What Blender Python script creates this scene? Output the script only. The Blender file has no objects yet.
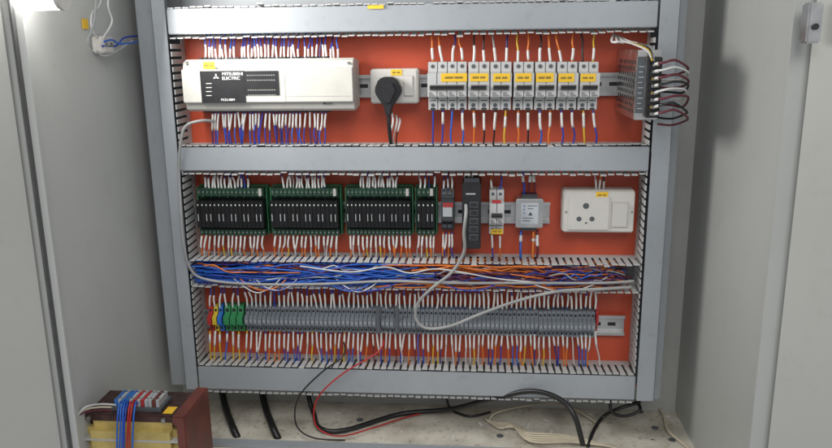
import bpy, bmesh, math, random
from mathutils import Vector, Matrix
random.seed(11)
S=bpy.context.scene; COL=S.collection
# ---------------------------------------------------------------- camera
F=740.0
Xc=Vector((9006,-61,740)).normalized(); Zc=Vector((-40,3092,740)); Zc=(Zc-Xc*Zc.dot(Xc)).normalized(); Yc=Zc.cross(Xc)
CAM=Vector((0,-1.22,1.40))
def ray(px,py):
    d=Vector((px-416,-(py-224),-F)); return Vector((d.dot(Xc),d.dot(Yc),d.dot(Zc)))
def P(px,py,Y):
    d=ray(px,py); t=(Y-CAM.y)/d.y; return CAM+d*t
def PX(px,py,X):
    d=ray(px,py); t=(X-CAM.x)/d.x; return CAM+d*t
def PZ(px,py,Z):
    d=ray(px,py); t=(Z-CAM.z)/d.z; return CAM+d*t
def rect(x0,y0,x1,y1,Y):
    xm,ym=(x0+x1)/2,(y0+y1)/2
    return P(x0,ym,Y).x,P(x1,ym,Y).x,P(xm,y1,Y).z,P(xm,y0,Y).z
cd=bpy.data.cameras.new('camera'); cam=bpy.data.objects.new('camera',cd); COL.objects.link(cam)
R=Matrix((Xc,Yc,Zc)).to_4x4(); cam.matrix_world=Matrix.Translation(CAM)@R
cd.sensor_width=36; cd.lens=F/832*36; cd.clip_end=100; cd.clip_start=.01; S.camera=cam
# ---------------------------------------------------------------- materials
def mat(name,c,rough=.5,metal=0,var=.08,scale=30,bump=0,emit=0,spec=.5,c2=None,thr=None,dirt=0):
    m=bpy.data.materials.new(name); m.use_nodes=True; nt=m.node_tree; b=nt.nodes['Principled BSDF']
    b.inputs['Metallic'].default_value=metal
    b.inputs['Roughness'].default_value=rough
    b.inputs['Specular IOR Level'].default_value=spec
    tc=nt.nodes.new('ShaderNodeTexCoord'); n=nt.nodes.new('ShaderNodeTexNoise'); n.inputs['Scale'].default_value=scale
    n.inputs['Detail'].default_value=6; nt.links.new(tc.outputs['Object'],n.inputs['Vector'])
    r=nt.nodes.new('ShaderNodeValToRGB'); nt.links.new(n.outputs['Fac'],r.inputs['Fac'])
    a,bb=thr or (.3,.7)
    r.color_ramp.elements[0].position=a; r.color_ramp.elements[1].position=bb
    d=c2 or tuple(x*(1-var*2) for x in c)
    r.color_ramp.elements[0].color=(*d,1); r.color_ramp.elements[1].color=(*[min(1,x*(1+var)) for x in c],1)
    last=r.outputs['Color']
    if dirt:
        n3=nt.nodes.new('ShaderNodeTexNoise'); n3.inputs['Scale'].default_value=scale*9; n3.inputs['Detail'].default_value=8; n3.inputs['Roughness'].default_value=.7
        nt.links.new(tc.outputs['Object'],n3.inputs['Vector']); r3=nt.nodes.new('ShaderNodeValToRGB'); nt.links.new(n3.outputs['Fac'],r3.inputs['Fac'])
        r3.color_ramp.elements[0].position=.30; r3.color_ramp.elements[1].position=.46; r3.color_ramp.elements[0].color=(1-dirt,1-dirt*1.1,1-dirt*1.25,1); r3.color_ramp.elements[1].color=(1,1,1,1)
        mx=nt.nodes.new('ShaderNodeMix'); mx.data_type='RGBA'; mx.blend_type='MULTIPLY'; mx.inputs[0].default_value=1
        nt.links.new(last,mx.inputs[6]); nt.links.new(r3.outputs['Color'],mx.inputs[7]); last=mx.outputs[2]
        mr=nt.nodes.new('ShaderNodeMapRange'); nt.links.new(n.outputs['Fac'],mr.inputs[0]); mr.inputs[3].default_value=rough-.12; mr.inputs[4].default_value=rough+.15
        nt.links.new(mr.outputs[0],b.inputs['Roughness'])
    nt.links.new(last,b.inputs['Base Color'])
    if bump:
        bp=nt.nodes.new('ShaderNodeBump'); bp.inputs['Strength'].default_value=bump; bp.inputs['Distance'].default_value=.002
        n2=nt.nodes.new('ShaderNodeTexNoise'); n2.inputs['Scale'].default_value=scale*6; nt.links.new(tc.outputs['Object'],n2.inputs['Vector'])
        nt.links.new(n2.outputs['Fac'],bp.inputs['Height']); nt.links.new(bp.outputs['Normal'],b.inputs['Normal'])
    if emit:
        b.inputs['Emission Color'].default_value=(*c,1); b.inputs['Emission Strength'].default_value=emit
    return m
M={}
def mk(k,*a,**kw): M[k]=mat(k,*a,**kw)
mk('plate',(.57,.086,.037),.40,var=.06,scale=6,bump=.05,dirt=.10)
mk('cover',(.335,.36,.385),.45,var=.06,scale=5,bump=.03,dirt=.10)
mk('cover2',(.29,.31,.33),.45,var=.05,scale=5,dirt=.1)
mk('finger',(.52,.53,.52),.5,var=.06,scale=12)
mk('ductin',(.16,.17,.18),.6)
mk('cab',(.45,.46,.44),.48,var=.04,scale=2.5,bump=.04,dirt=.05)
mk('cab_lit',(.53,.54,.52),.46,var=.04,scale=2.5,bump=.04,dirt=.05)  # lighter copy of cab: brighter light on the left wall put into the colour
mk('cabback',(.44,.45,.43),.55,var=.05,scale=4,dirt=.08)
mk('floor',(.60,.57,.49),.7,var=.1,scale=11,c2=(.37,.34,.28),thr=(.3,.56),bump=.25,dirt=.5)
mk('door',(.45,.45,.42),.48,var=.04,scale=3,dirt=.05)
mk('rail',(.55,.55,.55),.35,metal=.85,var=.08,scale=40)
mk('dark',(.02,.02,.022),.6,var=.1)
mk('gasket',(.09,.09,.09),.6,var=.1)
mk('black',(.018,.018,.02),.36,var=.1,scale=60)
mk('relayblack',(.010,.010,.011),.42,var=.2,scale=60,spec=.3)
mk('beige',(.56,.55,.505),.45,var=.03,dirt=.06)
mk('beige2',(.44,.43,.40),.45,var=.02)
mk('white',(.61,.59,.55),.36,var=.02,dirt=.06)
mk('mcb',(.53,.535,.53),.4,var=.03,dirt=.05)
mk('sleeve',(.71,.71,.69),.5,var=.02,scale=900,c2=(.34,.34,.34),thr=(.32,.42))
mk('print',(.05,.05,.05),.6)
mk('yellow',(.84,.52,.03),.5,var=.03)
mk('green',(.012,.050,.028),.45,var=.1,scale=50)
mk('tgreen',(.025,.15,.065),.45)
mk('egreen',(.035,.24,.09),.45)
mk('pcb',(.015,.10,.045),.42,var=.25,scale=160)
mk('term',(.175,.195,.22),.5,var=.12,scale=60)
mk('termd',(.09,.10,.11),.5)
mk('moddark',(.045,.048,.055),.45)
mk('screw',(.40,.39,.37),.35,metal=.9)
mk('brass',(.50,.36,.14),.35,metal=.85)
mk('w_blue',(.02,.06,.42),.4); mk('w_dark_blue',(.02,.03,.18),.42); mk('w_bright_blue',(.02,.13,.58),.38)
mk('w_orange',(.76,.20,.03),.42); mk('w_white',(.60,.60,.59),.45); mk('w_grey',(.34,.35,.36),.5)
mk('w_black',(.014,.014,.015),.36); mk('w_maroon',(.12,.018,.03),.45); mk('w_red',(.46,.02,.02),.4); mk('w_yellow',(.70,.46,.04),.45)
mk('w_beige',(.60,.53,.40),.5); mk('w_purple',(.07,.02,.11),.45)
mk('grey_cable',(.33,.335,.33),.5)
mk('metal',(.62,.62,.61),.26,metal=.95,var=.05,scale=50,dirt=.08)
mk('psumetal',(.62,.61,.59),.24,metal=.95,var=.12,scale=40,dirt=.2)
mk('lamin',(.08,.04,.035),.42,metal=.4,var=.25,scale=80)
mk('brown',(.16,.042,.03),.38,var=.15,scale=25,dirt=.2)
mk('coil',(.55,.42,.14),.40,var=.15,scale=30,dirt=.2)
mk('tube',(1,.98,.95),.5,var=0,emit=12)
mk('bluet',(.03,.16,.50),.45); mk('redt',(.42,.03,.03),.45); mk('yellt',(.62,.46,.04),.45)
mk('led',(.60,.64,.58),.4); mk('panelprint',(.80,.82,.80),.5,var=0); mk('filter_label',(.50,.53,.56),.5); mk('tag',(.42,.44,.45),.5); mk('termtag',(.30,.32,.34),.5)
# ---------------------------------------------------------------- mesh building
ORG={}
def cr(pts,k=4):
    pts=[Vector(p) for p in pts]; out=[]
    for i in range(len(pts)-1):
        p0=pts[max(i-1,0)];p1=pts[i];p2=pts[i+1];p3=pts[min(i+2,len(pts)-1)]
        for j in range(k):
            t=j/k; out.append(.5*((2*p1)+(p2-p0)*t+(2*p0-5*p1+4*p2-p3)*t*t+(3*p1-p0-3*p2+p3)*t**3))
    out.append(pts[-1]); return out
class MB:
    def __init__(s): s.v=[]; s.f=[]
    def box(s,x0,x1,y0,y1,z0,z1):
        n=len(s.v); s.v+=[(x,y,z) for x in (x0,x1) for y in (y0,y1) for z in (z0,z1)]
        s.f+=[tuple(n+i for i in q) for q in ((0,1,3,2),(4,6,7,5),(0,4,5,1),(2,3,7,6),(0,2,6,4),(1,5,7,3))]; return s
    def _ex(s,A,B):
        n=len(s.v); k=len(A); s.v+=A+B
        s.f.append(tuple(range(n,n+k))); s.f.append(tuple(range(n+2*k-1,n+k-1,-1)))
        for i in range(k): j=(i+1)%k; s.f.append((n+i,n+k+i,n+k+j,n+j))
        return s
    def prismx(s,prof,x0,x1): return s._ex([(x0,y,z) for y,z in prof],[(x1,y,z) for y,z in prof])
    def prismy(s,prof,y0,y1): return s._ex([(x,y0,z) for x,z in prof],[(x,y1,z) for x,z in prof])
    def prismz(s,prof,z0,z1): return s._ex([(x,y,z0) for x,y in prof],[(x,y,z1) for x,y in prof])
    def tube(s,pts,r,n=6):
        pts=[Vector(p) for p in pts]; t=(pts[1]-pts[0]).normalized()
        a=t.orthogonal().normalized(); base=len(s.v); L=len(pts)
        for i,p in enumerate(pts):
            if i==0: tt=pts[1]-pts[0]
            elif i==L-1: tt=pts[-1]-pts[-2]
            else: tt=pts[i+1]-pts[i-1]
            if tt.length<1e-9: tt=t
            tt=tt.normalized(); a=(a-tt*a.dot(tt)); a=a.normalized() if a.length>1e-6 else tt.orthogonal().normalized()
            b=tt.cross(a); t=tt
            for j in range(n):
                an=2*math.pi*j/n; s.v.append(tuple(p+a*(r*math.cos(an))+b*(r*math.sin(an))))
        for i in range(L-1):
            for j in range(n):
                k=(j+1)%n; s.f.append((base+i*n+j,base+i*n+k,base+(i+1)*n+k,base+(i+1)*n+j))
        s.f.append(tuple(base+j for j in reversed(range(n)))); s.f.append(tuple(base+(L-1)*n+j for j in range(n)))
        return s
    def cyl(s,p0,p1,r,n=12): return s.tube([p0,p1],r,n)
    def build(s,name,m,parent=None,smooth=False,bevel=0,loc=None):
        if parent is not None: o0=ORG[parent.name]
        else:
            o0=Vector(loc) if loc is not None else sum((Vector(v) for v in s.v),Vector())/len(s.v)
        me=bpy.data.meshes.new(name); me.from_pydata([tuple(Vector(v)-o0) for v in s.v],[],s.f); 
        bm=bmesh.new(); bm.from_mesh(me); bmesh.ops.recalc_face_normals(bm,faces=bm.faces)
        if bevel: bmesh.ops.bevel(bm,geom=[e for e in bm.edges if e.calc_face_angle(0)>.5],offset=bevel,segments=2,affect='EDGES',clamp_overlap=True)
        bm.to_mesh(me); bm.free()
        if smooth:
            for p in me.polygons: p.use_smooth=len(p.vertices)==4
        me.materials.append(M[m]); o=bpy.data.objects.new(name,me); COL.objects.link(o)
        if parent is not None: o.parent=parent
        else: o.location=o0
        ORG[o.name]=o0; return o
def tag(o,label,cat,group=None,kind=None):
    o['label']=label; o['category']=cat
    if group: o['group']=group
    if kind: o['kind']=kind
    return o
def struct(o): o['kind']='structure'; return o
def thing(name,label,cat,loc,group=None):
    o=bpy.data.objects.new(name,None); COL.objects.link(o); o.location=loc; o.empty_display_size=.01; ORG[o.name]=Vector(loc); return tag(o,label,cat,group)
def dup(root,dx,dz=0,label=None,dy=0):
    r=root.copy(); COL.objects.link(r); r.location=root.location+Vector((dx,dy,dz))
    if label: r['label']=label
    def rec(a,b):
        for ch in a.children:
            c=ch.copy(); COL.objects.link(c); c.parent=b; rec(ch,c)
    rec(root,r); ORG[r.name]=Vector(r.location); return r
def text(body,h,x,y,z,parent,m,name='lettering',align='LEFT'):
    c=bpy.data.curves.new('t','FONT'); c.body=body; c.size=h; c.align_x=align; c.offset=h*.012
    o=bpy.data.objects.new('t',c); COL.objects.link(o); dg=bpy.context.evaluated_depsgraph_get()
    me=bpy.data.meshes.new_from_object(o.evaluated_get(dg)); bpy.data.objects.remove(o); o0=ORG[parent.name]
    for v in me.vertices: v.co=Vector((x+v.co.x,y,z+v.co.y))-o0
    me.materials.clear(); me.materials.append(M[m]); q=bpy.data.objects.new(name,me); COL.objects.link(q); q.parent=parent; ORG[q.name]=o0; return q
def sticker(x0,y0,x1,y1,Y,parent,m='yellow'):
    a,b,c,d=rect(x0,y0,x1,y1,Y); st=MB().box(a,b,Y-.0006,Y+.0002,c,d).build('sticker',m,parent)
    pm=MB(); n=max(4,int((b-a)/.0022)); w=(b-a)*.7/n
    for i in range(n):
        if i==n//2: continue
        u=a+(b-a)*.15+i*w; h=(d-c)
        pm.box(u,u+w*.55,Y-.0009,Y-.0005,c+h*.36,c+h*(.64 if i%2 else .58))
    p=pm.build('sticker_print','print',parent); p.parent=st
    return st
D=.062; YF=-D
# ---------------------------------------------------------------- key coordinates
XLi=P(180,170,YF).x; XRi=P(647,200,YF).x
XLo=P(151,0,YF).x;  XRo=P(676,60,YF).x
XLc=P(134,0,-.045).x; XRc=P(688,0,-.045).x
zt1,zt0=P(416,5,YF).z,P(416,31,YF).z
zm1,zm0=P(416,147,YF).z,P(416,171,YF).z
zd1,zd0=P(416,263,YF).z,P(416,290,YF).z
zb1,zb0=P(416,371,YF).z,P(416,394,YF).z
BY=.06
XwL=P(184,395,BY).x; XwR=P(676,395,BY).x; Zfl=P(416,404,BY).z; YfR=-.30; YfL=-.31; ZT=P(416,-60,YF).z
# ---------------------------------------------------------------- cabinet
struct(MB().box(XwL-.01,XwR+.01,BY,BY+.01,Zfl-.02,ZT+.3).build('cabinet_back_wall','cabback'))
struct(MB().box(XwL-.012,XwL,YfL,BY,Zfl-.3,ZT+.3).build('cabinet_left_wall','cab_lit'))
struct(MB().box(XwR,XwR+.012,YfR,BY,Zfl-.3,ZT+.3).build('cabinet_right_wall','cab'))
struct(MB().box(XwL,XwR,YfR-.01,BY,Zfl-.01,Zfl).build('cabinet_floor','floor'))
struct(MB().box(XwL-.1,XwR+.1,YfR-.02,BY,ZT+.25,ZT+.26).build('cabinet_ceiling','cab'))
struct(MB().box(XwL-.045,XwL+.004,YfL-.004,YfL,Zfl-.3,ZT+.3).build('cabinet_left_lip','cab_lit'))
struct(MB().box(XwR-.004,XwR+.03,YfR-.004,YfR,Zfl-.3,ZT+.3).build('cabinet_right_lip','cab'))
tag(MB().box(XwL-.0080,XwL-.0050,YfL-.012,YfL-.0045,Zfl-.3,ZT+.3).build('gasket','gasket'),'thin dark rubber door gasket running down the left cabinet edge','gasket')
def door(name,x,sgn,label,Yf):
    t=thing(name,label,'door',(x,Yf-.01,Zfl))
    a=math.radians(50); L=.6
    dx,dy=sgn*math.sin(a)*L,-math.cos(a)*L
    nx,ny=sgn*math.cos(a)*.02,math.sin(a)*.02
    MB().prismz([(x,Yf-.012),(x+dx,Yf-.012+dy),(x+dx+nx,Yf-.012+dy+ny),(x+nx,Yf-.012+ny)],Zfl-.3,ZT+.3).build('door_panel','door',t)
    return t
dl=door('cabinet_door',XwL-.018,-1,'open grey beige cabinet door at the left edge beside the gasket',YfL)
dr=door('cabinet_door',XwR+.016,1,'open grey beige cabinet door at the right edge with a small metal latch',YfR)
q=P(811,27,YfR-.03); lp=MB().box(q.x-.008,q.x+.008,q.y-.010,q.y+.01,q.z-.018,q.z+.026).build('latch_plate','metal',dr,bevel=.002); MB().cyl((q.x,q.y-.013,q.z),(q.x,q.y-.009,q.z),.0035,12).build('latch_hole','dark',dr).parent=lp
# ---------------------------------------------------------------- plate + ducts
PT=zt1-.004
pl=thing('mounting_plate','orange red painted steel mounting plate behind all the devices','mounting plate',(0,0,zb0))
MB().box(XLo,XRo,0,.003,zb0-.003,PT).build('plate','plate',pl)
MB().box(XLc,XLo-.0005,-.045,.03,zb0-.004,ZT+.1).build('side_channel','cover2',pl,bevel=.002)
MB().box(XRo+.0005,XRc,-.045,.03,zb0-.008,ZT+.1).build('side_channel','cover2',pl,bevel=.002)
MB().box(XLo,XRo,.02,.05,zt1-.02,zt1+.02).build('cross_channel','cover2',pl,bevel=.002)
def fing_h(x0,x1,z,up,depth=D,splay=.004,th=.0016,pitch=.0118):
    mb=MB(); mb.box(x0,x1,-.014,-.0005,z-th/2,z+th/2); x=x0+.002
    while x<x1-.009:
        j=random.gauss(0,.0005) if random.random()<.9 else random.gauss(0,.0018); z2=z+up*splay+j; k=random.gauss(0,.0004)
        for (xa,xb,ya,yb,za,zb) in ((x,x+.0076,-.0142,-depth+.008,z,z2*.85+z*.15),(x-.0008+k,x+.0084+k,-depth+.008,-depth+.001,z2*.85+z*.15,z2)):
            mb.prismx([(ya,za-th/2),(ya,za+th/2),(yb,zb+th/2),(yb,zb-th/2)],xa,xb)
        x+=pitch
    return mb
def fing_v(z0,z1,x,side,depth=D,splay=.002,th=.0016,pitch=.0118):
    mb=MB(); mb.box(x-th/2,x+th/2,-.014,-.0005,z0,z1); z=z0+.002
    while z<z1-.009:
        x2=x+side*(splay+abs(random.gauss(0,.0004)))
        mb.prismz([(x-th/2,-.0142),(x+th/2,-.0142),(x2+th/2,-depth+.001),(x2-th/2,-depth+.001)],z,z+.0076)
        z+=pitch
    return mb
def duct_h(x0,x1,z1,z0,label,cover=True,name='wire_duct'):
    t=thing(name,label,'wire duct',((x0+x1)/2,0,z0))
    MB().box(x0,x1,-.003,-.0005,z0+.001,z1-.001).build('duct_base','ductin',t)
    fing_h(x0,x1,z1-.001,1,splay=.0035 if cover else .001).build('slotted_side','finger',t)
    fing_h(x0,x1,z0+.001,-1,splay=.007 if cover else .001).build('slotted_side','finger',t)
    if cover:
        MB().box(x0,x1,YF-.0015,YF+.001,z0,z1).build('duct_cover','cover',t,bevel=.0012)
    return t
td=duct_h(XLi+.001,XRi-.001,zt1,zt0,'grey covered wire duct across the top above the large controller')
md=duct_h(XLi+.001,XRi-.001,zm1,zm0,'grey covered wire duct between the breaker row and the relay board row')
od=duct_h(XLi+.001,XRi-.001,zd1,zd0,'open uncovered wire duct full of blue and orange wires',cover=False)
bd=duct_h(XLi+.001,XRi-.001,zb1,zb0,'grey covered wire duct along the bottom below the terminal row')
def duct_v(xi,xo,side,label):
    t=thing('wire_duct',label,'wire duct',((xi+xo)/2,0,zb0))
    a,b=min(xi,xo),max(xi,xo); zt=ZT+.1
    MB().box(a+.002,b-.002,-.003,-.0005,zb0+.001,zt).build('duct_base','ductin',t)
    fing_v(zb1+.003,zt0-.003,xi,side).build('slotted_side','finger',t)
    MB().box(a-(0 if side>0 else -.001),b,YF-.0035,YF-.0017,zb0-.001,zt).build('duct_cover','cover',t,bevel=.001)
    MB().box(xo-.001,xo+.001,YF,-.0005,zb0,zt).build('outer_side','cover2',t)
    return t
duct_v(XLi,XLo,1,'tall grey vertical wire duct along the left side of the red plate')
duct_v(XRi,XRo,-1,'tall grey vertical wire duct along the right side of the red plate')
# ---------------------------------------------------------------- DIN rails
def rail(pxa,pxb,py,label):
    x0,x1=P(pxa,py,-.01).x,P(pxb,py,-.01).x; z=P((pxa+pxb)/2,py,-.01).z
    t=thing('mounting_rail',label,'mounting rail',((x0+x1)/2,0,z))
    mb=MB(); mb.box(x0,x1,-.0025,-.001,z-.0125,z+.0125)
    for s in (-1,1):
        mb.box(x0,x1,-.0095,-.001,z+s*.0135-.0008,z+s*.0135+.0008); mb.box(x0,x1,-.0105,-.0096,min(z+s*.0128,z+s*.0180),max(z+s*.0128,z+s*.0180))
    mb.build('rail_profile','rail',t); sl=MB(); x=x0+.008
    while x<x1-.012:
        sl.box(x,x+.013,-.0029,-.0024,z-.003,z+.003); x+=.025
    sl.build('rail_slots','dark',t)
    return t,z
r1,zr1=rail(190,624,86,'galvanized mounting rail in the top row holding the controller and breakers')
r2,zr2=rail(192,550,212,'galvanized mounting rail in the middle row behind the relay boards')
r3,zr3=rail(205,625,322,'galvanized mounting rail in the bottom row with its bare end at right')
# ---------------------------------------------------------------- wires
NM={k:'w_'+k for k in ('blue','dark_blue','bright_blue','orange','white','grey','black','maroon','red','yellow','beige','purple')}
STUFF={}
def wire(pts,col,r,label,group=None,sl=None,k=4,n=6,cat='wire',name='wire',m=None,slr=None,stuff=False):
    path=cr(pts,k); N=len(path)-1
    if sl: i0=int(sl[0]*N); i1=max(i0+1,int(round(sl[1]*N)))
    if stuff:
        STUFF.setdefault(m or NM[col],MB()).tube(path,r,5)
        if sl: STUFF.setdefault('sleeve',MB()).tube(path[i0:i1+1],slr or r*1.45,6)
        return
    o=MB().tube(path,r,n).build(name,m or NM[col],None,smooth=True,loc=path[0]); tag(o,label,cat,group)
    if sl: MB().tube(path[i0:i1+1],slr or r*1.45,6).build('marker_sleeve','sleeve',o,smooth=True)
    return o
def leads(xs,ya,Ya,yb,Yb,cols,where,r=.00115,sl=(.08,.5),spread=2.0,nosl=.04,stuff=False):
    for x in xs:
        c=random.choice(cols); cn=c.replace('_',' ')
        A=P(x+random.uniform(-.4,.4),ya+random.uniform(-.5,.5),Ya); xb=x+random.gauss(0,spread*.6)
        B=P(xb,yb,Yb); mid=A.lerp(B,.4)+Vector((random.gauss(0,.0005),-random.uniform(.001,.005),0)); mid2=A.lerp(B,.7)+Vector((random.gauss(0,.0012),-random.uniform(0,.006),0))
        s=sl if random.random()>nosl else None
        if s: s=(s[0]+random.uniform(0,.06),s[1]+random.uniform(-.08,.10))
        lab=f"{cn} wire {'with white marker sleeve ' if s else 'without a sleeve '}{where}"
        wire([A,mid,mid2,B],c,r*random.uniform(.95,1.1),lab,lab,s,k=4,stuff=stuff)
def rng(a,b,n): return [a+(b-a)*i/(n-1) for i in range(n)]
BL=['blue','bright_blue','blue','dark_blue','blue']
leads(rng(206,234,9)+rng(242,272,10)+rng(277,299,7)+rng(305,338,10),60,-.05,33,-.035,BL,'above the large beige controller',sl=(.05,.42))
leads(rng(213,238,9)+rng(243,300,18)+rng(306,326,6),111,-.05,145,-.035,BL,'below the large beige controller',spread=3,sl=(.08,.42))
# ---------------------------------------------------------------- PLC
x0,x1,z0,z1=rect(183,59,353,112,-.075)
t=thing('programmable_controller','large beige controller with black status panel in the top left row','controller',((x0+x1)/2,0,z0))
h=z1-z0
MB().prismx([(-.010,z0+.004),(-.055,z0),(-.066,z0+.004),(-.070,z0+h*.17),(-.078,z0+h*.19),(-.078,z1-h*.19),(-.070,z1-h*.17),(-.066,z1-.004),(-.055,z1),(-.010,z1-.004)],x0,x1).build('housing','beige',t,bevel=.0008)
mb=MB()
for s in (0,1):
    for i in range(28):
        xx=x0+.02+i*(x1-x0-.06)/28; za=z0-.0015 if s==0 else z1-.003
        mb.box(xx,xx+.0052,-.052,-.03,za-.001,za+.0055)
mb.build('terminal_row','black',t)
MB().box(x0+.004,x1-.004,-.0712,-.0690,z0+h*.172,z0+h*.180).build('cover_gap','termd',t)
MB().box(x0+.004,x1-.004,-.0712,-.0690,z1-h*.180,z1-h*.172).build('cover_gap','termd',t)
a,b,c,d=rect(201,71,245,103,-.0785); MB().box(a,b,-.0795,-.077,c,d).build('black_panel','black',t)
a2,b2,c2,d2=rect(245.2,71,279,98,-.0785); MB().box(a2,b2,-.0792,-.077,c2+.004,d2).build('indicator_panel','black',t)
mb=MB()
for i in range(12):
    for j in (0,1,3,4):
        u=a2+.004+i*(b2-a2-.008)/12; w=d2-.006-j*.0075; mb.box(u,u+.0016,-.0796,-.0791,w-.001,w)
mb.build('indicator_lamp','led',t)
tp=P(222,75.5,-.08); text('MITSUBISHI',.0066,tp.x,-.0800,tp.z,t,'panelprint')
tp=P(222,79.8,-.08); text('ELECTRIC',.0066,tp.x,-.0800,tp.z,t,'panelprint')
q=P(216,77,-.08); mb=MB(); u=.0030
for an in (90,210,330):
    an=math.radians(an); e=Vector((math.cos(an),math.sin(an))); f=Vector((-e.y,e.x)); c0=Vector((q.x,q.z))
    mb.prismy([tuple(c0+e*u*.1),tuple(c0+e*u*.9+f*u*.48),tuple(c0+e*u*1.7),tuple(c0+e*u*.9-f*u*.48)],-.0801,-.0796)
mb.build('emblem','panelprint',t)
mb=MB()
for i in range(4):
    q=P(206,84+i*4,-.08); mb.box(q.x,q.x+.009,-.0799,-.0795,q.z,q.z+.0011)
mb.build('panel_print','led',t)
tp=P(221,101,-.08); text('FX3U-80M',.0050,tp.x,-.0800,tp.z,t,'panelprint')
tp=P(322,105,-.08); text('MELSEC',.0046,tp.x,-.0716,tp.z,t,'print')
MB().box(P(284,85,-.078).x,P(350,85,-.078).x,-.0783,-.0778,P(316,96.5,-.078).z,P(316,96,-.078).z).build('seam','beige2',t)
MB().box(P(284.5,85,-.078).x,P(285,85,-.078).x,-.0784,-.0778,P(284,102,-.078).z,P(284,72,-.078).z).build('seam','beige2',t)
sticker(203,62,215,69,-.0765,t)
for px in (187,349):
    q=P(px,63,-.068); MB().cyl((q.x,-.0725,q.z),(q.x,-.066,q.z),.0022).build('screw','screw',t)
# ---------------------------------------------------------------- socket with plug
def outlet(x0,y0,x1,y1,depth,label):
    a,b,c,d=rect(x0,y0,x1,y1,-depth); t=thing('power_outlet',label,'power outlet',((a+b)/2,0,c))
    MB().box(a,b,-depth+.008,-.0005,c,d).build('back_box','white',t,bevel=.002)
    MB().box(a+.001,b-.001,-depth,-depth+.0075,c+.001,d-.001).build('face_plate','white',t,bevel=.002)
    return t,a,b,c,d
t,a,b,c,d=outlet(370,69,418,104,.045,'white square power outlet with a black plug between controller and breakers')
sx0,sx1,sz0,sz1=rect(404,76,413,96,-.047); MB().box(sx0,sx1,-.048,-.0445,sz0,sz1).build('rocker_switch','white',t,bevel=.001)
MB().box(sx0-.001,sx1+.001,-.0455,-.0449,sz0-.001,sz1+.001).build('switch_frame','beige2',t)
sticker(391,69.5,402,75.5,-.0452,t)
pg=thing('power_plug','black three pin plug pushed into the square white outlet','plug',(P(388,100,-.05).x,-.05,P(388,118,-.05).z))
q=lambda x,y,Y=-.06:(P(x,y,Y).x,P(x,y,Y).z)
MB().prismy([q(375,89),q(379,79),q(384,77),q(392,77),q(397,79),q(402,89),q(401,94),q(392.5,107),q(391,116),q(386,116),q(384.5,107),q(376,94)],-.068,-.0455).build('plug_body','black',pg,bevel=.002)
MB().prismy([q(380,90),q(383,82),q(393,82),q(397,90),q(391,103),q(386,103)],-.073,-.0682).build('plug_grip','black',pg,bevel=.0015)
MB().tube(cr([P(388.5,112,-.060),P(389,125,-.06),P(390,136,-.05),P(391,146,-.035)],5),.0032,8).build('cord','w_black',pg,smooth=True)
for i,(dx,co) in enumerate(((392,'white'),(396,'white'),(399,'black'))):
    wire([P(dx,112+3*i,-.03),P(dx+1,122,-.05),P(dx-2,135,-.05),P(dx-3,146,-.035)],co,.0011,f'{co} wire with white sleeve hanging beside the cord of the black plug'+(', nearest the cord' if i==0 else ''),'wires beside the plug cord' ,(.1,.55))
# ---------------------------------------------------------------- breakers
def breaker(x0,x1,npole,y0,y1,label,depth=.070,group='breakers on the rails'):
    a,b,c,d=rect(x0,y0,x1,y1,-depth+.02); t=thing('circuit_breaker',label,'circuit breaker',((a+b)/2,0,c),group); h=d-c; w=(b-a)/npole; ds=depth-.020
    for i in range(npole):
        u=a+i*w; MB().prismx([(-.011,c),(-ds,c),(-ds,c+h*.25),(-depth,c+h*.29),(-depth,c+h*.77),(-ds,c+h*.81),(-ds,d),(-.011,d)],u+.0004,u+w-.0004).build('pole_body','mcb',t,bevel=.0007)
        for zz in (c+h*.10,d-h*.09):
            MB().cyl((u+w/2,-ds-.0006,zz),(u+w/2,-ds+.002,zz),w*.2,10).build('screw','termd',t)
        MB().box(u+w*.25,u+w*.75,-ds-.0003,-ds+.004,c+.0005,c+h*.045).build('clamp_mouth','dark',t)
    MB().box(a+w*.22,b-w*.22,-depth-.0005,-depth+.002,c+h*.42,c+h*.55).build('toggle_slot','beige2',t)
    MB().prismx([(-depth+.001,c+h*.43),(-depth-.007,c+h*.47),(-depth-.008,c+h*.52),(-depth+.001,c+h*.54)],a+w*.3,b-w*.3).build('toggle','black',t)
    mb=MB()
    for i in range(npole):
        u=a+i*w
        for k in range(3): mb.box(u+w*.18,u+w*(.8-.15*k),-depth-.0004,-depth+.0002,c+h*(.31+.03*k),c+h*(.322+.03*k))
        mb.box(u+w*.2,u+w*.8,-ds-.0004,-ds+.0002,c+h*.19,c+h*.205)
    mb.build('rating_print','print',t)
    return t
bx=[(428,467),(468,489.5),(490,511.5),(513,533.5),(534.5,555.5),(556.5,577),(578,598)]
od_=['second','third','fourth','fifth','sixth']
for i,(u,v) in enumerate(bx):
    lab='wide four pole white breaker with yellow sticker at the left end of the breaker row' if i==0 else ('white two pole breaker with yellow sticker at the right end of the breaker row' if i==6 else f'white two pole breaker with yellow sticker, {od_[i-1]} breaker from the left in the top row')
    t=breaker(u,v,4 if i==0 else 2,62,110,lab)
    if i==0: sticker(441,73.3,467,81.8,-.0702,t)
    else: sticker(u+2.5+random.uniform(-1,1),73.3+random.uniform(-.5,.5),v-1.8+random.uniform(-1,1),81.8+random.uniform(-.5,.5),-.0702,t)
wx=[]; 
for i,(u,v) in enumerate(bx):
    n=4 if i==0 else 2
    wx+=[u+(v-u)*(j+.5)/n for j in range(n)]
leads(wx,62,-.045,33,-.035,['orange','black','grey','dark_blue','yellow','black','orange'],'rising from the top of the breaker row',r=.0014,sl=(.05,.4),spread=4)
leads(wx,110,-.045,145,-.035,['orange','orange','black','blue','yellow','bright_blue'],'dropping from the bottom of the breaker row',r=.0014,sl=(.12,.42),spread=2)
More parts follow.
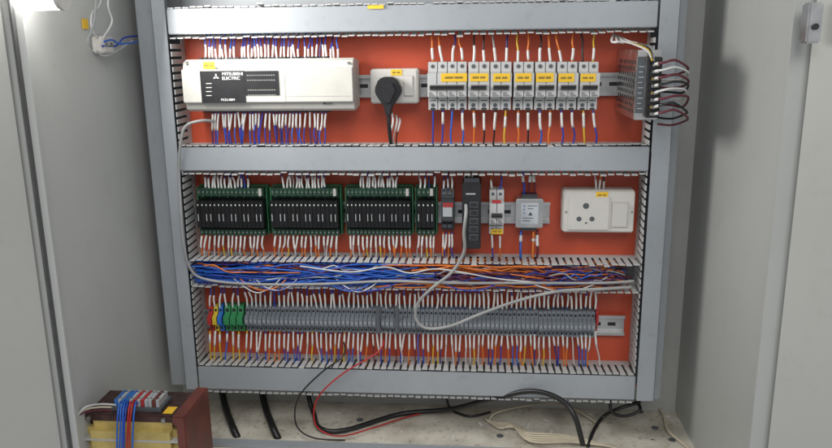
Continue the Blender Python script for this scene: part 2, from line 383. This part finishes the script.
# ---------------------------------------------------------------- power supply
xa=P(636,80,-.15).x; xb=P(659,80,-.15).x; za=P(650,120,-.15).z; zb=P(650,50,-.15).z
t=thing('power_supply','perforated silver power supply standing out beside the breaker row','power supply',((xa+xb)/2,0,za))
MB().box(xa,xb,-.15,-.001,za,zb).build('case','psumetal',t,bevel=.0012)
mb=MB(); hh=zb-za
for i in range(8):
    for j in range(9):
        yy=-.138+i*.0158+(.007 if j%2 else 0); zz=za+hh*.12+j*hh*.088
        mb.cyl((xa-.0004,yy,zz),(xa+.0002,yy,zz),.0030,8)
mb.build('vent_holes','dark',t)
MB().box(xa+.001,xa+.012,-.1506,-.1500,za+hh*.1,zb-hh*.1).build('rating_plate','termd',t)
mb=MB()
for i in range(9): mb.box(xa+.003,xa+.0105-.002*(i%2),-.1510,-.1505,za+hh*(.16+.075*i),za+hh*(.172+.075*i))
mb.build('rating_print','tag',t)
MB().box(xa+.014,xb+.001,-.160,-.1502,za+hh*.04,zb-hh*.10).build('terminal_strip','black',t,bevel=.001)
MB().box(xa,xb,-.1535,-.1502,zb-hh*.085,zb-hh*.02).build('front_bracket','psumetal',t)
for i in range(8):
    zz=za+hh*(.075+.10*i); u=(xa+.015+xb)/2
    MB().box(u-.0045,u+.0045,-.1625,-.1602,zz,zz+hh*.045).build('screw_tab','brass' if i%2 else 'screw',t)
    MB().cyl((u,-.1645,zz+hh*.022),(u,-.1625,zz+hh*.022),.0025,8).build('screw','screw',t)
    MB().box(xa+.0155,xb+.0015,-.167,-.1602,zz+hh*.058,zz+hh*.066).build('barrier','black',t)
cl=['maroon','black','maroon','white','black','maroon','white','maroon']
for i in range(8):
    py=114-i*7.1; c=cl[i]; rr=random.uniform(-4,4); r2=random.uniform(-2,2)
    wire([P(655,py,-.165),P(664,py-2+r2*.5,-.176),P(675+r2,py-4,-.172),P(687+r2,py+rr,-.15),P(684+rr*.4,py+7,-.12),P(672,py+8+rr,-.10),P(658,py+7+rr,-.075)],c,.0017,f"{c} wire arching out of the silver power supply, {['lowest','second from bottom','third from bottom','fourth from bottom','fourth from top','third from top','second from top','topmost'][i]}",'wires arching from the power supply',(.02,.07),k=6,slr=.0021)
for i,(c,dx) in enumerate((('white',0),('yellow',6),('black',12),('grey',18))):
    wire([P(614+dx*.3,34+i,-.03),P(612+dx,42,-.07),P(626+dx,42+i,-.12),P(646+i*2,50,-.15),P(651+i,58+i*3,-.165)],c,.0013,f'{c} wire coming over the top of the silver power supply','wires over the power supply',(.05,.35))
# ---------------------------------------------------------------- relay boards
def relay_board(x0,x1,n,label,y0=187,y1=236):
    a,b,c,d=rect(x0,y0,x1,y1,-.04); t=thing('relay_board',label,'relay board',((a+b)/2,0,c),'green relay boards in the middle row'); h=d-c; W=b-a
    MB().box(a,b,-.022,-.0108,c,d).build('carrier','tgreen',t,bevel=.001)
    MB().box(a+.001,b-.001,-.0245,-.0222,c+.001,d-.001).build('circuit_board','pcb',t)
    for u in (a,b-.0018): MB().box(u,u+.0018,-.034,-.0246,c+.002,d-.002).build('end_bracket','tgreen',t)
    m0=a+.004; w=(b-a-.007)/n
    for i in range(n):
        u=m0+i*w
        r=MB().box(u+.0002,u+w-.0002,-.052-random.uniform(0,.0006),-.0246,c+h*.20,c+h*.74).build('relay','relayblack',t,bevel=.0004)
        MB().box(u+w*.35,u+w*.6,-.0530,-.0518,c+h*.65,c+h*.68).build('relay_mark','led',r)
        if i%3!=1: MB().box(u+w*.3,u+w*.46,-.0530,-.0519,c+h*.34,c+h*.48).build('relay_mark','tag',r)
        if i%2==0: MB().box(u+w*.3,u+w*.7,-.027,-.0246,c+h*.765,c+h*.80).build('resistor','beige2',t)
    for (f0,f1,mm,nm) in ((.83,.98,'green','input_terminal_strip'),(.03,.15,'green','output_terminal_strip')):
        mb=MB(); 
        for i in range(n): mb.box(m0+i*w+.0004,m0+(i+1)*w-.0004,-.044,-.0246,c+h*f0,c+h*f1)
        o=mb.build(nm,mm,t)
        sc=MB()
        for i in range(n): sc.cyl((m0+(i+.5)*w,-.0446,c+h*(f0+f1)/2),(m0+(i+.5)*w,-.0438,c+h*(f0+f1)/2),w*.2,8)
        s=sc.build('terminal_screws','screw',t); s.parent=o
    MB().box(b-.011,b-.006,-.046,-.0443,c+h*.83,c+h*.98).build('plug_connector','beige2',t,bevel=.0005)
    return t
relay_board(197,267,16,'wide green relay board with black relays at the left end of the middle row')
relay_board(270,341,16,'wide green relay board with black relays, second from the left in the middle row')
relay_board(345,413,16,'wide green relay board with black relays just left of the narrow board')
relay_board(415,437,4,'narrow green relay board with a few black relays, right of the wide ones')
WG=['dark_blue','blue','blue','grey']
leads(rng(206,248,14)+rng(284,325,14)+rng(361,396,13)+rng(420,434,4),189,-.040,169,-.03,WG,'',stuff=True,sl=(.05,.55))
GO=['white','grey','orange','orange','yellow']
leads(rng(202,263,15),234,-.040,258,-.03,GO,'below the leftmost wide relay board',sl=(.05,.5))
leads(rng(276,337,15),234,-.040,258,-.03,GO,'below the second wide relay board',sl=(.05,.5))
leads(rng(350,410,15),234,-.040,258,-.03,GO,'below the third wide relay board',sl=(.05,.5))
leads(rng(419,434,5),234,-.040,258,-.03,GO,'below the narrow relay board',sl=(.05,.5))
a,b,c,d=rect(441,190,454,232,-.045); t=thing('interface_module','slim dark module with small terminals between narrow relay board and network switch','interface module',((a+b)/2,0,c)); h=d-c
MB().prismx([(-.011,c),(-.03,c),(-.034,c+h*.2),(-.048,c+h*.27),(-.048,c+h*.73),(-.034,c+h*.8),(-.03,d),(-.011,d)],a,b).build('module_body','moddark',t,bevel=.0006)
for f in (.08,.86):
    for i in range(2): MB().box(a+.0015+i*.009,a+.0085+i*.009,-.037,-.03,c+h*f,c+h*(f+.08)).build('terminal','termd',t)
MB().box(a+.003,b-.003,-.0486,-.0478,c+h*.38,c+h*.62).build('nameplate','tag',t)
sticker(443,203,453,207,-.0489,t,'redt')
leads([444,448,452],190,-.035,169,-.03,['orange','dark_blue'],'above the slim dark module')
leads([443,446,449,452],232,-.035,258,-.03,['orange','blue','white'],'below the slim dark module')
a,b,c,d=rect(462,184,481,249,-.075); t=thing('network_switch','tall black network switch with a column of ports and a grey cable','network switch',((a+b)/2,0,c)); h=d-c; W=b-a
MB().box(a,b,-.075,-.011,c,d).build('switch_body','black',t,bevel=.0015)
for i in range(5):
    zz=c+h*(.14+.125*i); pt=MB().box(a+W*.40,b-W*.16,-.0762,-.0745,zz,zz+h*.090).build('network_port','termd',t)
    MB().box(a+W*.44,b-W*.20,-.0766,-.0755,zz+h*.012,zz+h*.078).build('port_opening','dark',t).parent=pt
MB().box(a+W*.2,b-W*.3,-.0757,-.0745,d-h*.16,d-h*.14).build('nameplate','tag',t)
for i in range(5): MB().box(a+W*.12,a+W*.20,-.0757,-.0745,c+h*(.17+.125*i),c+h*(.185+.125*i)).build('indicator_lamp','led',t)
sticker(465,179,474,183.5,-.04,t)
MB().box(a+W*.1,b-W*.1,-.06,-.02,d,d+.006).build('power_connector','moddark',t)
leads([466,469,472],182,-.045,169,-.03,['grey','orange','dark_blue'],'above the black network switch')
t=breaker(489,504,2,190,234,'small white two pole breaker in the middle row right of the network switch',depth=.065)
sticker(491,229,503,234,-.0455,t); MB().box(*(lambda r:(r[0],r[1],-.0661,-.065,r[2],r[3]))(rect(492,200,501,203,-.065))).build('red_mark','redt',t)
leads([492,500],190,-.04,169,-.03,['orange','blue'],'above the small breaker in the middle row',spread=3)
leads([492,500],234,-.04,258,-.03,['orange','blue'],'below the small breaker in the middle row')
# line filter
a,b,c,d=rect(514,199,545,228,-.035); t=thing('line_filter','silver line filter box with printed label between small breaker and double outlet','line filter',((a+b)/2,0,c)); h=d-c;W=b-a
MB().box(a+.003,b-.003,-.035,-.001,c,d).build('metal_can','metal',t,bevel=.0015)
MB().box(a+W*.22,b-W*.22,-.0358,-.0349,c+h*.14,d-h*.14).build('type_label','filter_label',t)
mb=MB()
for (f0,f1,g) in ((.44,.74,.76),(.44,.62,.66),(.28,.62,.34),(.28,.52,.24)): mb.box(a+W*f0,a+W*f1,-.0361,-.0357,c+h*g,c+h*(g+.02))
mb.prismy([(a+W*.46,c+h*.44),(a+W*.60,c+h*.44),(a+W*.53,c+h*.56)],-.0361,-.0357)
mb.build('label_print','print',t)
mb=MB()
for i in range(3): mb.cyl((a+W*.33,-.0362,d-h*(.24+.12*i)),(a+W*.33,-.0357,d-h*(.24+.12*i)),.0012,10)
mb.build('approval_dots','bluet',t)
for u,v in ((a-.004,a+.003),(b-.003,b+.004)): MB().box(u,v,-.006,-.001,c+h*.25,c+h*.75).build('mounting_ear','metal',t)
for dz,dd in ((d,.006),(c-.006,.006)): MB().box(a+W*.25,b-W*.25,-.028,-.008,dz,dz+dd).build('terminal_end','moddark',t)
leads([524,529,534],197,-.02,169,-.03,['maroon','orange','blue'],'above the silver line filter',r=.0018,sl=(.55,.75),spread=1)
leads([521,533,537],230,-.02,258,-.03,['maroon','bright_blue','orange'],'below the silver line filter',r=.0018,sl=(.2,.4),spread=1)
# wide outlet
t,a,b,c,d=outlet(563,191,635,233,.040,'wide white outlet box with round socket holes and a rocker switch')
i0,i1,j0,j1=rect(568,197,609,230,-.041); MB().box(i0,i1,-.0425,-.0395,j0,j1).build('socket_insert','white',t,bevel=.001)
for (px,py,rr) in ((586,206,.0048),(579,219,.0040),(592,219,.0040),(586,223,.0016)):
    q=P(px,py,-.043); MB().cyl((q.x,-.0430,q.z),(q.x,-.0420,q.z),rr,16).build('socket_hole','termd',t)
s=rect(612,203,627,227,-.041); MB().prismx([(-.0395,s[2]),(-.042,s[2]),(-.046,s[3]),(-.0395,s[3])],s[0],s[1]).build('rocker_switch','white',t,bevel=.0006)
MB().box(s[0]-.0012,s[1]+.0012,-.0408,-.0399,s[2]-.0012,s[3]+.0012).build('switch_frame','beige2',t)
sticker(596,192,608,198,-.0402,t)
for px in (566,632):
    q=P(px,212,-.04); MB().cyl((q.x,-.0408,q.z),(q.x,-.039,q.z),.0018).build('screw','screw',t)
leads([596,599,603],191,-.02,169,-.03,['orange','white','black'],'above the wide white outlet box')
# ---------------------------------------------------------------- terminals
def terminal(x0,x1,m,label,group,y0=307,y1=333):
    a,b,c,d=rect(x0,y0,x1,y1,-.045); t=thing('terminal_block',label,'terminal block',((a+b)/2,0,c),group); h=d-c
    MB().prismx([(-.011,c+h*.05),(-.030,c),(-.038,c+h*.03),(-.040,c+h*.28),(-.050,c+h*.36),(-.050,c+h*.64),(-.040,c+h*.72),(-.038,c+h*.97),(-.030,d),(-.011,d-h*.05)],a+.0004,b-.0004).build('terminal_body',m,t)
    w=b-a
    for f in (.16,.84): MB().cyl((a+w/2,-.0402,c+h*f),(a+w/2,-.037,c+h*f),w*.27,8).build('clamp_screw','dark',t)
    MB().box(a+w*.22,b-w*.22,-.0506,-.0498,c+h*.44,c+h*.56).build('marker_tag','termtag' if m=='term' else m,t)
    return t
n=80; xs=rng(247.2,593.4,n); p0=terminal(245.1,249.3,'term','thin grey terminal block in the long row above the bottom duct','grey terminal blocks in the long row')
tx=[P(x,320,-.045).x for x in xs]
for i in range(1,n): dup(p0,tx[i]-tx[0],random.gauss(0,.0003),dy=random.gauss(0,.0005))
for (u,v,m,lab) in ((208,212.5,'redt','red terminal block at the left end of the bottom terminal row'),(213,217.5,'yellt','yellow terminal block between the red and blue ones at the left end'),(218,222.5,'bluet','blue terminal block beside the green earth terminals'),):
    terminal(u,v,m,lab,'coloured terminal blocks')
for i,(u,v) in enumerate(((224,230),(230.6,236.6),(237.2,243.2))):
    terminal(u,v,'egreen',f"green earth terminal block, {['leftmost','middle','rightmost'][i]} of the three",'green earth terminal blocks')
terminal(596,598.5,'redt','thin red end plate at the right end of the terminal row','coloured terminal blocks')
for px,lab in ((378,'dark grey end clamp at the middle of the terminal row, left one'),(397,'dark grey end clamp at the middle of the terminal row, right one'),):
    a,b,c,d=rect(px-2,306,px+2,334,-.054)
    tag(MB().box(a,b,-.0545,-.0512,c,d).build('end_clamp','termd',bevel=.001),lab,'end clamp')
xt=rng(247,595,76)
leads(xt+[210,215,220,227,233,239],309,-.036,283,-.035,['blue','bright_blue','blue','blue','maroon','dark_blue'],'',sl=(.05,.58),spread=2,stuff=True)
leads(xt[:24],331,-.036,366,-.032,['white','blue','yellow','bright_blue','blue','orange'],'below the left part of the grey terminal row',spread=3,sl=(.05,.40))
leads(xt[24:37],331,-.036,366,-.032,['blue','maroon','white','orange'],'below the middle part of the grey terminal row',spread=3,sl=(.05,.40))
leads(xt[37:],331,-.036,366,-.032,['orange','orange','white','yellow','blue','bright_blue','dark_blue'],'below the right part of the grey terminal row',spread=3,sl=(.05,.38))
leads([210,215,220,227,233,239],331,-.036,366,-.032,['blue','yellow','yellow','bright_blue'],'below the coloured terminals at the left end',spread=2,sl=(.05,.3),r=.0014)
# ---------------------------------------------------------------- wires in open duct
def run(x0,x1,c,lab,zr=(0,1),top=False,yr=(-.012,-.050)):
    n=11; pts=[]; z0_=random.uniform(*zr); yy=random.uniform(-.052,-.063) if top else random.uniform(*yr); ph=random.uniform(0,6); am=random.uniform(.04,.20); dr=random.gauss(0,.30); fq=random.uniform(4,12)
    for i in range(n):
        f=i/(n-1); zz=min(zr[1],max(zr[0],z0_+am*math.sin(ph+f*fq)+dr*(f-.5)+random.gauss(0,.05)))
        X=P(x0+(x1-x0)*f,275,-.04).x
        pts.append((X,yy+random.gauss(0,.0015),zd0+.004+(zd1-zd0-.008)*zz))
    wire(pts,c,.00115,lab,lab,None,k=3,n=5,stuff=not top)
def many(nst,ntop,fx,cols,lab,zr=(0,1)):
    for i in range(nst+ntop):
        a,b=fx(); c=random.choice(cols); run(a,b,c,f"{c.replace('_',' ')} wire {lab}",zr,top=i>=nst)
U=random.uniform
many(135,14,lambda:(U(190,215) if random.random()<.6 else U(215,300),U(350,450)),['bright_blue','bright_blue','blue'],'lying on top in the left half of the open duct')
many(34,4,lambda:(U(430,500),U(560,615)),['bright_blue','blue','purple'],'lying on top in the right half of the open duct',(0,.8))
many(95,12,lambda:(U(375,440),U(530,630)),['orange','orange','orange','purple'],'lying on top in the right half of the open duct',(0,1))
many(20,3,lambda:(lambda a:(a,a+U(70,140)))(U(195,260)),['orange','maroon'],'lying on top at the left end of the open duct',(.6,1))
many(8,4,lambda:(lambda a:(a,a+U(60,140)))(U(250,470)),['white'],'lying on top in the open duct',(.1,1))
many(14,2,lambda:(U(540,585),U(622,634)),['maroon','purple'],'at the right end of the open duct',(.1,1))
many(22,2,lambda:(U(545,585),U(600,630)),['bright_blue','grey'],'bunched near the right end of the open duct',(.1,.95))
for i in range(9):   # strands sagging over the lower duct edge
    xx=U(230,540); L=U(40,90); dz=U(4,11); c=random.choice(['blue','orange','white','bright_blue'])
    wire([P(xx,278,-.055),P(xx+L*.2,286,-.066),P(xx+L*.5,288+dz*.5,-.068),P(xx+L*.8,286,-.066),P(xx+L,277,-.055)],c,.0011,'',stuff=True)
vs=[];fs=[];mi=[];ms=[]
for k,mbb in STUFF.items():
    n=len(vs); vs+=[tuple(v) for v in mbb.v]; fs+=[tuple(n+i for i in f) for f in mbb.f]; mi+=[len(ms)]*len(mbb.f); ms.append(k)
me=bpy.data.meshes.new('wire_bundle'); me.from_pydata(vs,[],fs)
for k in ms: me.materials.append(M[k])
me.polygons.foreach_set('material_index',mi)
for p in me.polygons: p.use_smooth=len(p.vertices)==4
o=bpy.data.objects.new('wire_bundle',me); COL.objects.link(o); tag(o,'mass of thin blue and orange wires packed in the open duct and between the rows','wires',None,'stuff')
# big cables
wire([P(466,205,-.08),P(466,214,-.10),P(464,232,-.10),P(464,252,-.09),P(452,272,-.085),P(432,288,-.08),P(418,303,-.075),P(416,318,-.072),P(426,328,-.072),P(450,326,-.072),P(480,314,-.072),P(520,300,-.072),P(560,291,-.074),P(600,289,-.07),P(632,287,-.06)],'grey',.0026,'grey network cable looping from the black network switch across the terminal row',None,None,k=6,n=8,cat='cable',name='network_cable',m='grey_cable')
wire([P(214,121,-.05),P(200,121,-.075),P(186,126,-.08),P(181,140,-.08),P(179,170,-.075),P(181,210,-.075),P(184,245,-.075),P(190,268,-.07),P(205,279,-.065),P(250,284,-.066),P(320,284,-.066),P(390,281,-.066),P(450,283,-.068),P(520,283,-.066),P(600,283,-.066),P(634,281,-.06)],'grey',.0023,'grey cable running down the left duct and along the open duct',None,None,k=6,n=8,cat='cable',name='signal_cable',m='grey_cable')
wire([P(300,266,-.066),P(350,272,-.068),P(385,267,-.069),P(410,273,-.069),P(440,269,-.067),P(500,279,-.066),P(560,284,-.064)],'white',.0013,'long white wire crossing over all others in the open duct',None,None,k=6,cat='wire')
# ---------------------------------------------------------------- bottom cables
zf=Zfl
def FL(px,py,h=.004): return PZ(px,py,zf+h)
wire([P(384,340,-.05),P(378,352,-.075),P(345,372,-.085),P(322,392,-.085),P(314,410,-.08),P(318,428,-.08),FL(340,436,.01),FL(375,427,.008),FL(410,416,.006),FL(450,408,.006)],'red',.0014,'thin red wire trailing from the terminal row down to the cabinet floor',None,None,k=6)
wire([P(344,342,-.05),P(343,356,-.075),P(322,372,-.085),P(302,392,-.085),P(295,410,-.08),P(298,428,-.08),FL(315,438,.01),FL(345,440,.006)],'black',.0014,'thin black wire trailing from the terminal row down to the cabinet floor',None,None,k=6)
wire([P(308,384,.035),P(309,398,.02),P(314,414,.0),FL(320,428,.008),FL(345,430,.006),FL(400,414,.006),FL(450,409,.02),P(490,399,-.05),P(530,391,-.07),P(558,398,-.09),P(574,415,-.11),P(583,445,-.12)],'black',.0044,'thick black cable arching across the cabinet floor at centre',None,None,k=6,n=10,cat='cable',name='power_cable')
wire([P(640,402,-.02),P(620,408,-.03),FL(604,416,.02),FL(594,430,.01),FL(588,446,.006)],'black',.0032,'short black cable curling under the lower right frame corner',None,None,k=6,n=10,cat='cable',name='power_cable')
wire([P(610,400,-.01),P(612,412,-.02),P(625,416,-.03),P(640,410,-.03),P(636,400,-.01)],'black',.0028,'small black cable loop beneath the lower right frame corner',None,None,k=6,n=8,cat='cable',name='power_cable')
for i,(xa_,xb_,rr) in enumerate(((222,236,.0064),(262,276,.0064))):
    wire([P(xa_,382,.035),P(xa_+1,396,.02),P((xa_+xb_)/2-2,412,-.01),P(xb_-2,430,-.07),P(xb_+6,448,-.08),P(xb_+10,470,-.09)],'black',rr,['thick black cable dropping to the floor beside the transformer','thick black cable dropping to the floor, second from the transformer'][i],None,None,k=6,n=10,cat='cable',name='power_cable')
wire([P(445,392,.03),P(447,400,.02),FL(452,410,.006),FL(470,416,.005),FL(490,412,.005)],'black',.0022,'thin black cable end lying at the back of the floor under the frame centre',None,None,k=6,n=8,cat='cable',name='power_cable')
for i in range(5):
    o=i*3
    wire([FL(484+o*.5,418+i,.004),FL(500+o,428-i,.006),FL(512+o,425+o*.5,.008),FL(530,441-i*2,.01),FL(570,442-i*1.5,.008),FL(612+i*3,446+i,.006)],'beige',.0019,f"beige cable strand loose on the cabinet floor, {['topmost','second','third','fourth','lowest'][i]} of five",'loose beige cable strands',None,k=5)
wire([FL(488,422,.004),FL(498,412,.01),FL(540,404,.008),FL(572,408,.006),FL(600,425,.006)],'beige',.0019,'single beige cable arching over the loose strands on the floor',None,None,k=6)
wire([FL(658,406,.004),FL(664,416,.008),FL(668,430,.008),FL(684,444,.006),FL(694,452,.006)],'beige',.0022,'beige cable lying along the foot of the right cabinet wall',None,None,k=6)
a=P(205,439,-.10); b=P(600,441,-.10)
tag(MB().box(a.x,b.x,-.115,-.095,zf,a.z).build('floor_bar','cover',bevel=.001),'low grey steel bar lying along the front of the cabinet floor','steel bar')
for i in range(26):
    q=FL(random.uniform(330,670),random.uniform(409,442),.001); s=random.uniform(.0015,.004); an=random.uniform(0,3)
    e=Vector((math.cos(an),math.sin(an)))*s*random.uniform(1,2.2); f=Vector((-math.sin(an),math.cos(an)))*s*.6; c0=Vector((q.x,q.y))
    tag(MB().prismz([tuple(c0+e+f),tuple(c0-e+f),tuple(c0-e-f),tuple(c0+e-f)],zf+.0005,zf+.0016).build('scrap',['sleeve','sleeve','beige2'][i%3]),'tiny pale offcut lying on the cabinet floor','scrap','pale offcuts on the floor')
for i,(px,py) in enumerate(((640,412),(655,428),(360,420),(500,436),(672,440))):
    q=FL(px,py,.0); tag(MB().cyl((q.x,q.y,zf+.0002),(q.x,q.y,zf+.0012),.006,16).build('floor_hole_plug','termd'),f"round dark plug in the cabinet floor, {['nearest the frame corner','between the frame corner and the right wall','behind the red wire','beside the beige strands','at the foot of the right wall'][i]}",'hole plug')
# ---------------------------------------------------------------- transformer
tY=-.285
X0,X1=P(80,430,tY).x,P(186,430,tY).x; zt_=P(140,417,tY).z; zb_=zf
t=thing('transformer','yellow coil transformer with maroon end plate and terminal strip at lower left','transformer',((X0+X1)/2,tY+.05,zb_)); W=X1-X0
MB().box(X0+W*.05,X1-W*.07,tY-.006,tY+.082,zb_+.015,zt_-.010).build('coil','coil',t,bevel=.011)
for g in (.036,.072): MB().box(X0+W*.048,X1-W*.068,tY-.0068,tY+.0825,zt_-g,zt_-g+.003).build('binding_tape','beige2',t)
MB().box(X0+.002,X1-W*.01,tY+.014,tY+.070,zb_+.006,zt_-.001).build('laminated_core','lamin',t)
MB().prismy([(X1-W*.065,zb_),(X1+.003,zb_),(X1+.003,zt_+.006),(X1-W*.10,zt_+.006),(X1-W*.10,zt_-.006),(X1-W*.065,zt_-.010)],tY-.008,tY+.088).build('end_plate','brown',t,bevel=.0015)
MB().box(X0-.002,X0+W*.045,tY+.004,tY+.080,zb_,zt_-.003).build('end_plate','lamin',t,bevel=.0015)
MB().box(X0+W*.03,X1-W*.105,tY+.002,tY+.080,zt_-.009,zt_+.001).build('top_plate','lamin',t,bevel=.001)
for f in (.10,.80): MB().cyl((X0+W*f,tY-.002,zt_-.004),(X0+W*f,tY+.0018,zt_-.004),.0035,6).build('bolt','screw',t)
bz=zt_+.0013; tx0=P(115,405,tY+.02).x; tx1=P(160,405,tY+.02).x; TW=tx1-tx0
MB().box(tx0-.003,tx1+.003,tY+.014,tY+.055,bz,bz+.005).build('terminal_base','termd',t)
cols=['bluet','tag','bluet','bluet','tag','redt','tag','redt','tag','tag','brown','tag']
for i,c in enumerate(cols):
    u=tx0+TW*i/12; MB().box(u+.0003,u+TW/12-.0004,tY+.018,tY+.050,bz+.005,bz+.016).build('terminal',c,t,bevel=.0006)
    for yy in (.024,.044): MB().cyl((u+TW/24,tY+yy,bz+.0168),(u+TW/24,tY+yy,bz+.014),TW/44,8).build('terminal_screw','screw',t)
q=P(165,405,tY+.02); MB().box(q.x,q.x+.014,tY+.01,tY+.03,zt_+.0012,zt_+.002).build('sticker','yellow',t)
for i,(c,px) in enumerate((('bright_blue',118),('bright_blue',120.5),('bright_blue',123),('blue',125.5),('red',128.5),('red',131),('bright_blue',134))):
    wire([P(px+4,404,tY+.022),P(px+2,402,tY+.002),P(px,413,tY-.014),P(px-1+random.uniform(-1,1),430,tY-.016),P(px-1+random.uniform(-1.5,1.5),456,tY-.014)],c,.0012,f"{c.replace('_',' ')} wire hanging over the front of the transformer, {['first','second','third','fourth','fifth','sixth','seventh'][i]} from left",'wires hanging over the transformer',None,k=5)
for i,(c,py) in enumerate((('white',407),('beige',410),('maroon',413))):
    wire([P(118+i*2,py-2,tY+.02),P(100,py-3,tY+.01),P(84-i*2,py+1,tY-.01),P(75-i,py+16,tY-.015),P(73-i,py+45,tY-.015)],c,.0015,f'{c} cable looping off the left side of the transformer','cables left of the transformer',None,k=5,cat='cable')
# ---------------------------------------------------------------- left wall connector, lamp
qw=PX(97,45,XwL+.001)
t=thing('cable_connector','small white connector block on the left cabinet wall with yellow sticker','connector',qw)
MB().box(qw.x,qw.x+.018,qw.y-.016,qw.y+.016,qw.z-.012,qw.z+.012).build('connector_body','white',t,bevel=.002)
for s in (-1,1): MB().cyl((qw.x+.0175,qw.y+s*.007,qw.z),(qw.x+.0195,qw.y+s*.007,qw.z),.0032).build('terminal_screw','screw',t)
q2=PX(85,24,XwL+.001); tag(MB().box(q2.x,q2.x+.0008,q2.y-.008,q2.y+.008,q2.z-.007,q2.z+.007).build('wall_sticker','yellow'),'small yellow sticker on the left cabinet wall above the connector','sticker')
W=lambda px,py,o=.006:PX(px,py,XwL+o)
for i,(c,pts) in enumerate((('white',[(100,40),(92,30),(92,14),(100,5),(102,-12)]),('white',[(96,50),(104,56),(118,50),(134,40)]),('blue',[(102,46),(116,46),(124,38),(138,36)]),('grey',[(92,48),(88,40),(94,22),(97,-12)]),('bright_blue',[(104,42),(112,40),(120,44),(138,42)]),('white',[(103,38),(112,22),(108,6),(110,-12)]))):
    wire([W(*p,o=.012+.003*i) for p in pts],c,.0014,f"{c.replace('_',' ')} wire at the wall connector {['curving up to the roof','sagging below toward the frame','running right to the frame','rising straight up','running right under the dark one','rising on the right'][i]}",'wires at the wall connector',None,k=6)
pa=PX(18,0,XwL+.004); LY=pa.y; zl=P(42,-4,LY).z; xe=P(60,0,LY).x
lt=thing('tube_lamp','glowing white tube lamp at the top left corner of the cabinet','lamp',(pa.x,LY,zl))
MB().cyl((pa.x,LY,zl),(xe,LY,zl),.017,24).build('glass_tube','tube',lt,smooth=True)
MB().cyl((xe,LY,zl),(xe+.006,LY,zl),.0175,24).build('end_cap','white',lt)
MB().box(pa.x,xe+.004,LY-.02,LY+.02,zl+.018,zl+.04).build('lamp_housing','white',lt)
tl=bpy.data.lights.new('tube_light','AREA'); tl.shape='RECTANGLE'; tl.size=.30; tl.size_y=.16; tl.energy=3.4; tl.color=(1,.98,.95)
to=bpy.data.objects.new('tube_light',tl); COL.objects.link(to); to.location=(xe+.04,LY+.05,zl+.03); to.rotation_euler=(Vector((1,.05,-.16))).to_track_quat('-Z','Y').to_euler()
tag(MB().box(*(lambda r:(r[0],r[1],YF-.0045,YF-.0038,r[2],r[3]))(rect(368,5.5,384,9,YF))).build('duct_sticker','yellow'),'yellow sticker at the top edge of the upper duct','sticker')
# ---------------------------------------------------------------- light
kl=bpy.data.lights.new('room_lamp','AREA'); kl.shape='RECTANGLE'; kl.size=1.9; kl.size_y=1.1; kl.energy=29; kl.color=(1,.985,.96)
ko=bpy.data.objects.new('room_lamp',kl); COL.objects.link(ko); ko.location=(.35,-2.2,2.7); ko.rotation_euler=(Vector((0,0,1.25))-ko.location).to_track_quat('-Z','Y').to_euler()
w=bpy.data.worlds.new('World'); S.world=w; w.use_nodes=True; w.node_tree.nodes['Background'].inputs[0].default_value=(.92,.95,1,1); w.node_tree.nodes['Background'].inputs[1].default_value=.42
S.view_settings.view_transform='Standard'; S.view_settings.look='None'; S.view_settings.exposure=0
